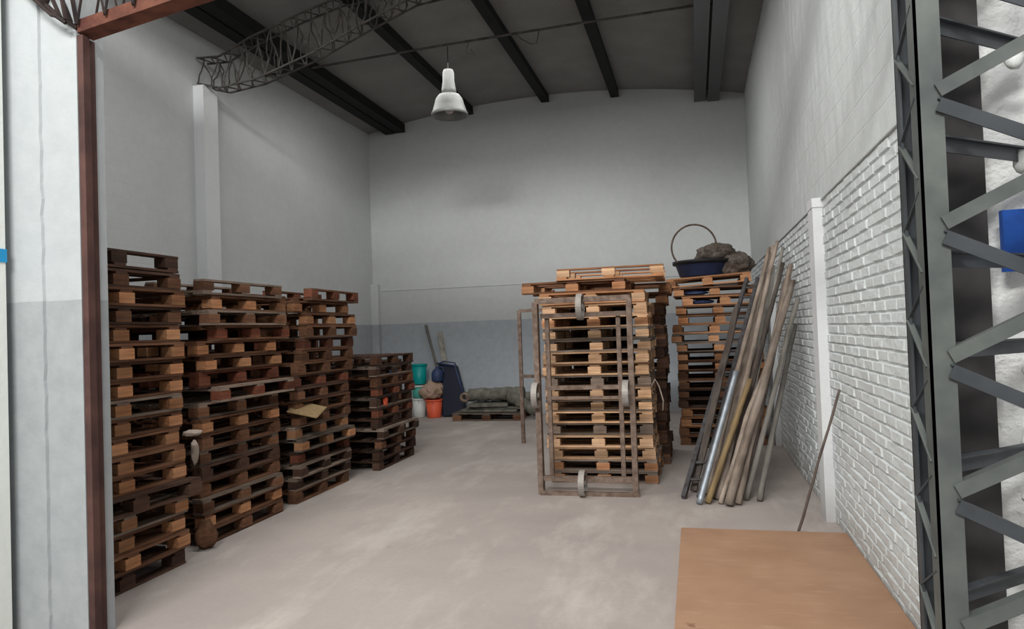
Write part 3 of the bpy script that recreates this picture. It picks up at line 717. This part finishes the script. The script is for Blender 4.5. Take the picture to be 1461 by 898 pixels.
# ------------------------------------------------------------------ scraps in the stacks
def scrap(loc, r, mat, label, seed, name='rag', cat='rag'):
    mb = MB(); mb.blob((0, 0, 0), r, seed, .35, 1.6, 3); o = obj(name, mb, M[mat], None, True); o.location = loc; return tag(o, label, cat)
scrap((-3.96, 4.98, 1.02), (.07, .08, .025), 'rag', 'pale grey rag poking out between the first two left stacks', 41)
scrap((-4.12, 5.2, .83), (.025, .04, .10), 'rag', 'pale rag hanging on the front corner of the second left stack', 42)
scrap((-4.08, 5.26, .12), (.08, .08, .13), 'brown', 'rounded brown chunk on the floor between the first two left stacks', 43, 'wood_chunk', 'wood chunk')
scrap((-4.06, 9.2, 1.25), (.03, .13, .06), 'blue', 'bluish scrap stuck in the front of the low stack', 44)
scrap((-4.06, 8.9, .86), (.03, .05, .08), 'orangeP', 'small orange scrap on the front of the low stack', 45)
mb = MB(); mb.box(-.16, .16, -.22, .22, 0, .012); o = obj('cardboard_flap', mb, M['tan'], None); o.location = (-4.08, 6.95, .98); o.rotation_euler = (.15, .25, .3)
tag(o, 'pale cardboard flap sticking out between second and third left stacks', 'cardboard')

# ------------------------------------------------------------------ light
w = bpy.data.worlds.new('World'); SC.world = w; w.use_nodes = True
bg = w.node_tree.nodes['Background']; bg.inputs['Color'].default_value = (.94, .97, 1.0, 1); bg.inputs['Strength'].default_value = .55
def area(loc, rot, sx, sy, e, c=(1, 1, 1)):
    l = bpy.data.lights.new('area', 'AREA'); l.shape = 'RECTANGLE'; l.size = sx; l.size_y = sy; l.energy = e; l.color = c
    o = bpy.data.objects.new('daylight_and_fill', l); COL.objects.link(o); o.location = loc; o.rotation_euler = rot; return o
mb = MB(); mb.box(XL, 1.5, 3.5, 3.62, 5.30, 5.72); tag(obj('front_beam', mb, M['trussgrey']), 'grey beam above the opening between the two halls', 'beam')
area((-1.5, -4.0, 7.9), (math.radians(64), 0, math.radians(4)), 5, .9, 1350, (1, .99, .96))
area((-3.0, 5.2, 6.3), (math.radians(14), 0, 0), 5, 1.6, 175, (1, .985, .96))  # added fill under the vault, brightens left wall and floor; no real fitting
area((-2.9, 11.0, 6.1), (math.radians(5), 0, 0), 5, 1.5, 90, (1, .985, .96))  # weaker added fill that lifts the back of the room

# ------------------------------------------------------------------ camera
cam = bpy.data.cameras.new('camera'); co = bpy.data.objects.new('camera', cam); COL.objects.link(co); SC.camera = co
f_, yaw, p_, r_ = 1022.81, .249222, .02332, -.035199
fw = Vector((-math.sin(yaw)*math.cos(p_), math.cos(yaw)*math.cos(p_), math.sin(p_)))
rt = Vector((math.cos(yaw), math.sin(yaw), 0)); up = rt.cross(fw)
c, s = math.cos(r_), math.sin(r_)
rt2 = rt*c+up*s; up2 = rt*-s+up*c
mw = Matrix.Identity(4)
for i in range(3): mw[i][0] = rt2[i]; mw[i][1] = up2[i]; mw[i][2] = -fw[i]
mw[0][3], mw[1][3], mw[2][3] = 0, 0, 1.75
co.matrix_world = mw
cam.sensor_width = 36; cam.lens = f_/1461*36; cam.clip_start = .05
SC.view_settings.view_transform = 'Standard'; SC.view_settings.look = 'None'; SC.view_settings.exposure = 0
SC.cycles.max_bounces = 8; SC.cycles.diffuse_bounces = 6; SC.cycles.use_denoising = True
